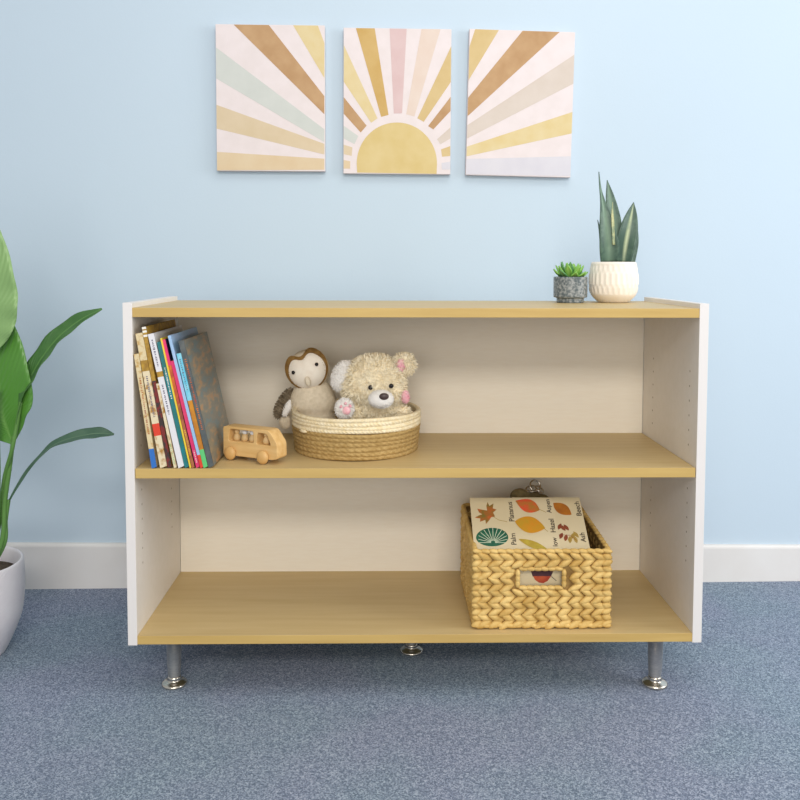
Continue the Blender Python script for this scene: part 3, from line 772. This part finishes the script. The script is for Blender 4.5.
# card standing inside, seen through the slot handle
c3 = Sheet((WX0 + 0.045, WY0 + 0.013, ZBT + 0.010), (1, 0, 0), (0, 0.05, 1), 0.20, 0.142, 'picture_card', 'card with a plum and rust leaf seen through the slot of the woven basket')
def S3(x, y):
    X, Yp = 510 + x / 11.43, 560 + y / 11.43; P = at(X, Yp, WY0 + 0.017) - c3.O
    return P.x, P.z
zoompoly(c3, S3, [(200, 60), (500, 60), (500, 120), (470, 190), (260, 190), (240, 130)], 11)
zoompoly(c3, S3, [(265, 185), (470, 185), (430, 240), (380, 265), (330, 258), (285, 225)], 12)
c3.line([S3(475, 190), S3(530, 238)], 0.0014, 1)
c3.done()
# olive pouch and metal rings behind the cards
M_OLIVE = mat('olive_felt', (150, 134, 92), 0.9, c2=(126, 110, 74), scale=60, bump=0.3, bscale=200)
pc_ = at(528, 496.5, 0.245)
bm = blob([((-.020, 0, 0.0), (.024, .016, .020), None), ((.008, 0, -.003), (.026, .017, .017), None), ((.034, 0, -.007), (.018, .013, .013), None), ((0.004, 0.0, -0.035), (.035, .018, .035), None), ((0.004, 0.002, -0.11), (.034, .02, .09), None)], 0.003)
po = obj('felt_pouch', bm, M_OLIVE); po.location = pc_; tag(po, 'olive felt pouch standing behind the leaf cards', 'pouch')
rg = thing('binder_rings', 'linked shiny metal rings lying on the olive pouch behind the leaf cards', 'metal rings', pc_ + Vector((0.012, -0.008, 0.018)))
for (dx, dz, r, ry_, rz_) in ((0.004, 0.006, .0135, 62, 20), (-0.006, -0.001, .0125, 20, -30), (0.014, -0.002, .011, 35, 60)):
    bm = bmesh.new(); M = Matrix.Rotation(math.radians(rz_), 3, 'Z') @ Matrix.Rotation(math.radians(ry_), 3, 'X')
    pts = [M @ Vector((r * math.cos(a), r * math.sin(a), 0)) + Vector((dx, 0, dz + 0.004)) for a in [2 * PI * k / 40 for k in range(41)]]
    tube(bm, pts, 0.0021, 10, cap=False); obj('ring', bm, M_NICKEL, rg, smooth=True)

# ------------------------------------------------------------------ leaves helper
def catmull(P, n):
    P = [Vector(p) for p in P]; Q = [P[0] * 2 - P[1]] + P + [P[-1] * 2 - P[-2]]; out = []
    segs = len(P) - 1
    for i in range(n + 1):
        t = i / n * segs; s = min(int(t), segs - 1); u = t - s
        a, b, c, d = Q[s:s + 4]
        out.append(0.5 * ((2 * b) + (c - a) * u + (2 * a - 5 * b + 4 * c - d) * u * u + (3 * b - a - 3 * c + d) * u ** 3))
    return out
def leaf_bm(pts, widths, side, fold=0.2, nu=28, nv=10, ripple=0.0, rn=9, thick=0.0012, prof=None):
    """blade along pts; widths (full) at each control point; side = direction across the blade at base/tip"""
    P = catmull(pts, nu); bm = bmesh.new(); uvl = bm.loops.layers.uv.new('UVMap')
    Wd = catmull([(w, 0, 0) for w in widths], nu)
    Sd = catmull([Vector(s) for s in (side if isinstance(side[0], (tuple, list, Vector)) else [side] * len(pts))], nu)
    grid = []
    for i, p in enumerate(P):
        t = (P[min(i + 1, nu)] - P[max(i - 1, 0)]).normalized()
        s = Sd[i]; s = (s - t * s.dot(t)).normalized(); n = s.cross(t)
        w = max(Wd[i].x, 0.0004) / 2; row = []
        for j in range(nv + 1):
            u = 2 * j / nv - 1
            off = fold * w * (abs(u) ** 1.3) + ripple * w * math.sin(rn * 2 * PI * i / nu + (0 if u > 0 else 1.0)) * abs(u) ** 2
            row.append(bm.verts.new(p + s * (u * w) + n * off))
        grid.append(row)
    for i in range(nu):
        for j in range(nv):
            f = bm.faces.new((grid[i][j], grid[i][j + 1], grid[i + 1][j + 1], grid[i + 1][j])); f.smooth = True
            for l, (a, b) in zip(f.loops, ((i, j), (i, j + 1), (i + 1, j + 1), (i + 1, j))): l[uvl].uv = (b / nv, a / nu)
    return bm
def leaf_obj(name, bm, m, parent, thick=0.001, label=None):
    o = obj(name, bm, m, parent, smooth=True, label=label); s = o.modifiers.new('s', 'SOLIDIFY'); s.thickness = thick; s.offset = 0; return o
def uvleaf_mat(name, edge, mid, mott=None, rough=0.4, stripe=0.10, soft=0.2, scale=40, ribs=0, sss=0.0, vst=1.0):
    mt = bpy.data.materials.new(name); mt.use_nodes = True; nt = mt.node_tree; b = nt.nodes['Principled BSDF']; b.inputs['Roughness'].default_value = rough
    uv_ = nt.nodes.new('ShaderNodeUVMap'); sp = nt.nodes.new('ShaderNodeSeparateXYZ'); nt.links.new(uv_.outputs[0], sp.inputs[0])
    m1 = nt.nodes.new('ShaderNodeMath'); m1.operation = 'SUBTRACT'; m1.inputs[1].default_value = 0.5; nt.links.new(sp.outputs[0], m1.inputs[0])
    m2 = nt.nodes.new('ShaderNodeMath'); m2.operation = 'ABSOLUTE'; nt.links.new(m1.outputs[0], m2.inputs[0])
    r = nt.nodes.new('ShaderNodeValToRGB'); r.color_ramp.elements[0].position = stripe; r.color_ramp.elements[0].color = lin(mid)
    r.color_ramp.elements[1].position = stripe + soft; r.color_ramp.elements[1].color = lin(edge); nt.links.new(m2.outputs[0], r.inputs[0])
    outc = r.outputs[0]
    if mott:
        tc = nt.nodes.new('ShaderNodeTexCoord'); mp = nt.nodes.new('ShaderNodeMapping'); mp.inputs['Scale'].default_value = (1, 1, vst)
        n = nt.nodes.new('ShaderNodeTexNoise'); n.inputs['Scale'].default_value = scale; n.inputs['Detail'].default_value = 3
        nt.links.new(tc.outputs['Object'], mp.inputs[0]); nt.links.new(mp.outputs[0], n.inputs[0])
        rr = nt.nodes.new('ShaderNodeValToRGB'); rr.color_ramp.elements[0].position = 0.45; rr.color_ramp.elements[1].position = 0.62
        rr.color_ramp.elements[0].color = (0, 0, 0, 1); rr.color_ramp.elements[1].color = (0.45, 0.45, 0.45, 1); nt.links.new(n.outputs['Fac'], rr.inputs[0])
        mx = nt.nodes.new('ShaderNodeMix'); mx.data_type = 'RGBA'; nt.links.new(rr.outputs[0], mx.inputs[0]); nt.links.new(outc, mx.inputs[6]); mx.inputs[7].default_value = lin(mott); outc = mx.outputs[2]
    nt.links.new(outc, b.inputs['Base Color'])
    if ribs:
        wv = nt.nodes.new('ShaderNodeMath'); wv.operation = 'MULTIPLY'; wv.inputs[1].default_value = ribs
        a1 = nt.nodes.new('ShaderNodeMath'); a1.operation = 'MULTIPLY_ADD'; a1.inputs[1].default_value = -0.5
        nt.links.new(m2.outputs[0], a1.inputs[0]); nt.links.new(sp.outputs[1], a1.inputs[2])
        nt.links.new(a1.outputs[0], wv.inputs[0]); sn = nt.nodes.new('ShaderNodeMath'); sn.operation = 'SINE'; nt.links.new(wv.outputs[0], sn.inputs[0])
        bp = nt.nodes.new('ShaderNodeBump'); bp.inputs['Strength'].default_value = 0.16; bp.inputs['Distance'].default_value = 0.003
        nt.links.new(sn.outputs[0], bp.inputs['Height']); nt.links.new(bp.outputs[0], b.inputs['Normal'])
    return mt

# ------------------------------------------------------------------ snake plant in a white carved pot
M_POTW = mat('cream_ceramic', (236, 227, 214), 0.55, c2=(240, 232, 221), scale=30)
M_SOIL = mat('dark_soil', (70, 56, 44), 0.95, c2=(96, 80, 62), scale=200, bump=0.8, bscale=250)
p0 = Vector((at(613.3, 290, 0.292).x, 0.292, ZT + 0.0005))
sp_ = thing('snake_plant', 'snake plant with upright grey-green leaves in a cream carved pot on the bookcase', 'plant', p0)
bm = bmesh.new(); seg = 168; nf = 28
prof = [(0.036, 0.0), (0.041, 0.003), (0.052, 0.013), (0.058, 0.022), (0.0605, 0.030), (0.0618, 0.038), (0.0622, 0.046), (0.0620, 0.056), (0.0610, 0.066), (0.0592, 0.076), (0.0570, 0.085), (0.0555, 0.0905), (0.0535, 0.093), (0.051, 0.092), (0.050, 0.080), (0.050, 0.078)]
pz = catmull([(r, 0, z) for r, z in prof], 90)
prof2 = [(p.x * 0.96, p.z * 1.05) for p in pz]
def carve(r, a, z, j):
    if j > 75: return r
    z = z / 1.05
    def fl(z0, z1, ph):
        if not z0 < z < z1: return 0
        e = math.sin(PI * (z - z0) / (z1 - z0)) ** 0.45
        return e * (abs(math.cos(a * nf / 2 + ph)) ** 1.2)
    d = max(fl(0.034, 0.075, 0), fl(0.066, 0.087, PI / 2) * .8, fl(0.020, 0.042, PI / 2) * .9)
    return r - 0.0024 * d
lathe(bm, prof2, seg, fn=carve)
obj('pot', bm, M_POTW, sp_, smooth=True)
bm = bmesh.new(); lathe(bm, [(0.048, 0.083), (0.048, 0.0875), (0.02, 0.0885)], 40, cap1=True); obj('soil', bm, M_SOIL, sp_, smooth=True)
M_SNK = uvleaf_mat('snake_leaf', (66, 92, 78), (122, 148, 126), (104, 132, 112), 0.42, 0.03, 0.28, 55)
M_SNK2 = uvleaf_mat('snake_leaf_pale_stripe', (64, 90, 76), (178, 190, 150), (98, 124, 104), 0.42, 0.015, 0.14, 55)
def SL(x, y, Y): return at(590 + x / 8, 170 + y / 8, Y) - p0
yb = 0.292
leaf_obj('leaf', leaf_bm([SL(155, 740, yb), SL(148, 600, yb - .008), SL(125, 430, yb - .012), SL(100, 270, yb - .012), SL(80, 150, yb - .008), SL(71, 15, yb)],
    [.042, .0470, .0340, .0170, .0075, .0006], [(1, -.15, 0), (1, 0, 0), (1, .1, 0), (.9, .4, 0), (.7, .7, 0), (.7, .7, 0)], 0.35), M_SNK, sp_, .0022)
leaf_obj('leaf', leaf_bm([SL(200, 740, yb + .018), SL(205, 560, yb + .016), SL(190, 400, yb + .014), SL(160, 230, yb + .012), SL(138, 80, yb + .01)],
    [.028, .0350, .0330, .0230, .0008], (1, .1, 0), 0.3), M_SNK, sp_, .0022)
leaf_obj('leaf', leaf_bm([SL(268, 740, yb - .004), SL(285, 600, yb - .008), SL(305, 480, yb - .008), SL(330, 360, yb - .004), SL(350, 258, yb)],
    [.034, .0450, .0440, .0270, .0008], [(1, -.3, 0), (1, -.2, 0), (1, 0, 0), (1, 0, 0), (1, 0, 0)], 0.35), M_SNK2, sp_, .0022)
leaf_obj('leaf', leaf_bm([SL(325, 740, yb + .014), SL(345, 600, yb + .014), SL(360, 500, yb + .014), SL(368, 395, yb + .014)],
    [.020, .0240, .0150, .0006], (1, .2, 0), 0.3), M_SNK, sp_, .002)
leaf_obj('leaf', leaf_bm([SL(110, 740, yb + .02), SL(95, 600, yb + .02), SL(80, 490, yb + .02), SL(62, 398, yb + .02)],
    [.010, .0110, .006, .0006], (1, .2, 0), 0.3), M_SNK, sp_, .002)
leaf_obj('leaf', leaf_bm([SL(190, 600, yb - .016), SL(182, 430, yb - .017), SL(178, 330, yb - .016), SL(182, 255, yb - .015)],
    [.006, .0070, .0045, .0004], (1, .2, 0), 0.3), mat('pale_leaf_edge', (190, 190, 140), .5, c2=(120, 140, 110), scale=60), sp_, .0015)

# ------------------------------------------------------------------ succulent in a grey speckled pot
p0 = Vector((at(570.3, 290, 0.275).x, 0.275, ZT + 0.0005))
su = thing('succulent', 'small bright green succulent in a speckled grey pot on the bookcase', 'plant', p0)
M_POTG = mat('speckled_grey_glaze', (88, 98, 102), 0.3, c2=(148, 152, 152), scale=170, detail=5, lo=0.42, hi=0.62)
bm = bmesh.new(); lathe(bm, [(0.031, 0), (0.0325, 0.001), (0.0325, 0.010), (0.0335, 0.0115), (0.039, 0.0125), (0.0402, 0.015), (0.0404, 0.060), (0.0396, 0.062), (0.0365, 0.062), (0.0345, 0.050), (0.0345, 0.048)], 56)
obj('pot', bm, M_POTG, su, smooth=False)
bm = bmesh.new(); lathe(bm, [(0.0345, 0.049), (0.0345, 0.0545), (0.01, 0.0555)], 32, cap1=True); obj('soil', bm, M_SOIL, su, smooth=True)
M_SUC = uvleaf_mat('succulent_leaf', (128, 182, 84), (166, 210, 112), None, 0.4, 0.05, 0.3); M_SUCT = uvleaf_mat('succulent_leaf_blue', (92, 146, 92), (134, 182, 104), None, 0.4, 0.05, 0.3)
rr = random.Random(4)
for ring, (n, el, ln, wd) in enumerate(((8, 22, .040, .017), (8, 42, .040, .016), (7, 60, .038, .014), (4, 78, .032, .011))):
    for k in range(n):
        a = 2 * PI * (k + 0.5 * (ring % 2)) / n + rr.uniform(-.12, .12); e_ = math.radians(el + rr.uniform(-6, 6))
        d = Vector((math.cos(a) * math.cos(e_), math.sin(a) * math.cos(e_), math.sin(e_))); sd = Vector((-math.sin(a), math.cos(a), 0))
        b0 = Vector((math.cos(a) * .004, math.sin(a) * .004, 0.057))
        l = ln * rr.uniform(.9, 1.1)
        bm = leaf_bm([b0, b0 + d * l * .35, b0 + d * l * .7 + Vector((0, 0, .002)), b0 + d * l + Vector((0, 0, .005))], [.006, wd * .85, wd, .0006], sd, -0.35 if False else 0.35, 12, 6)
        leaf_obj('leaf', bm, M_SUC if rr.random() < .75 else M_SUCT, su, .003)

# ------------------------------------------------------------------ large floor plant, half outside the frame
PB = at(-30, 661, 0.225); PB.z = 0.0
fp = thing('potted_floor_plant', 'large broad-leaved plant in a white textured pot on the carpet', 'plant', PB)
M_POTL = mat('white_textured_pot', (228, 223, 227), 0.6, c2=(232, 228, 231), scale=30)
bm = bmesh.new()
prof = catmull([(0.074, 0, 0.0), (0.080, 0, 0.004), (0.098, 0, 0.040), (0.115, 0, 0.085), (0.1215, 0, 0.125), (0.1235, 0, 0.170), (0.1220, 0, 0.212), (0.1200, 0, 0.221)], 110)
prof = [(p.x, p.z) for p in prof] + [(0.1180, 0.2225), (0.1160, 0.2215), (0.1150, 0.215), (0.1140, 0.19), (0.113, 0.170)]
def hatch(r, a, z, j):
    if j > 104: return r
    s = math.sin(a * 90 + z * 300) * math.sin(z * 900 + 3 * math.sin(a * 45)) * 0.5 + 0.5 * math.sin(a * 64 - z * 760)
    return r + 0.0010 * s
lathe(bm, prof, 360, fn=hatch)
obj('pot', bm, M_POTL, fp, smooth=True)
bm = bmesh.new(); lathe(bm, [(0.113, 0.171), (0.113, 0.185), (0.05, 0.192)], 40, cap1=True); obj('soil', bm, M_SOIL, fp, smooth=True)
M_LF = uvleaf_mat('broad_leaf', (84, 140, 52), (110, 160, 74), None, 0.35, 0.01, 0.05, ribs=170)
M_LFD = uvleaf_mat('young_leaf', (62, 106, 50), (96, 140, 72), (82, 126, 62), 0.4, 0.01, 0.05, 30, ribs=120)
M_LFB = uvleaf_mat('bluish_leaf', (66, 98, 76), (104, 132, 104), (86, 116, 92), 0.4, 0.01, 0.05, 30, ribs=120)
M_STEM = mat('green_petiole', (104, 148, 76), 0.45, c2=(88, 132, 60), scale=20, stretch=(1, 1, .2))
def G(px, py, Y): return at(px, py, Y) - PB
def stem(pts, r0, r1, name='stem'):
    P = catmull(pts, 24); bm = bmesh.new(); tube(bm, P, [r0 + (r1 - r0) * i / 24 for i in range(25)], 12)
    return obj(name, bm, M_STEM, fp, smooth=True)
# leaf B: big lower leaf
leaf_obj('leaf', leaf_bm([G(13, 444, .15), G(8, 431, .149), G(2, 415, .147), G(-2, 390, .145), G(-9, 355, .148), G(-14, 320, .16), G(-20, 270, .19)],
    [.006, .082, .145, .174, .166, .120, .002], (1, -.1, 0), 0.14, 44, 14, ripple=0.03, rn=4), M_LF, fp, .0012)
# leaf A: upper ribbed leaf in front of it
leaf_obj('leaf', leaf_bm([G(-12, 356, .115), G(-11, 338, .112), G(-11, 322, .11), G(-13, 300, .108), G(-16, 270, .108), G(-22, 235, .112), G(-30, 200, .12), G(-38, 165, .14)],
    [.012, .080, .116, .134, .124, .100, .060, .003], (1, .15, 0), 0.20, 44, 14, ripple=0.06, rn=6), uvleaf_mat('upper_leaf', (132, 168, 104), (150, 182, 120), None, 0.4, 0.01, 0.04, ribs=150), fp, .0012)
stem([G(-4, 436, .118), G(-8, 395, .116), G(-12, 354, .1155)], .0042, .0035, 'petiole')
# leaf E: another behind, left of the frame
leaf_obj('leaf', leaf_bm([G(-60, 470, .30), G(-90, 400, .32), G(-120, 320, .34), G(-150, 250, .36)], [.01, .12, .13, .003], (1, 0, .2), 0.2, 30, 12, ripple=.08), M_LF, fp, .0012)
# leaf C: slender folded leaf pointing up right
leaf_obj('leaf', leaf_bm([G(17, 424, .128), G(21, 402, .128), G(29, 381, .132), G(42, 358, .140), G(60, 336, .145), G(82, 319, .14), G(102, 309, .138)],
    [.008, .018, .040, .048, .044, .032, .005], [(.4, -.9, .2), (.5, -.8, -.3), (.6, -.6, -.5), (.55, -.6, -.55), (.5, -.6, -.6), (.4, -.6, -.7), (.4, -.6, -.7)], 0.35, 36, 10, ripple=0.10, rn=5), M_LFD, fp, .0012)
# leaf D: lower bluish leaf arching right
leaf_obj('leaf', leaf_bm([G(9, 502, .16), G(22, 480, .157), G(42, 455, .152), G(60, 442, .15), G(86, 435, .148), G(102, 433.5, .147), G(114, 434.5, .146)],
    [.006, .014, .017, .024, .031, .026, .004], [(.6, -.7, -.3), (.5, -.8, -.4), (.3, -.9, -.4), (.2, -.8, -.6), (0, -.75, -.65), (0, -.7, -.7), (0, -.7, -.7)], 0.35, 36, 10, ripple=0.10, rn=5), M_LFB, fp, .0012)
stem([(.045, -.02, .183), G(4, 545, .17), G(6, 520, .165), G(9, 500, .16)], .0050, .0036)
stem([(.040, -.03, .183), G(1, 545, .165), G(5, 500, .158), G(10, 465, .154), G(13.5, 436, .15)], .0062, .0045)
stem([(.020, -.04, .183), G(-6, 540, .16), G(-2, 480, .14), G(-3, 420, .125), G(-2, 390, .124)], .0065, .0045)
stem([(.030, -.01, .183), G(-2, 530, .17), G(4, 480, .16), G(12, 450, .132), G(17, 424, .128), G(21, 402, .129)], .0050, .0040)
stem([(-.03, .02, .183), G(-50, 520, .26), G(-60, 470, .30)], .0055, .0040)
# dry stub on the soil
stem([(.055, -.035, .185), (.064, -.047, .205), (.073, -.052, .217)], .0045, .003)
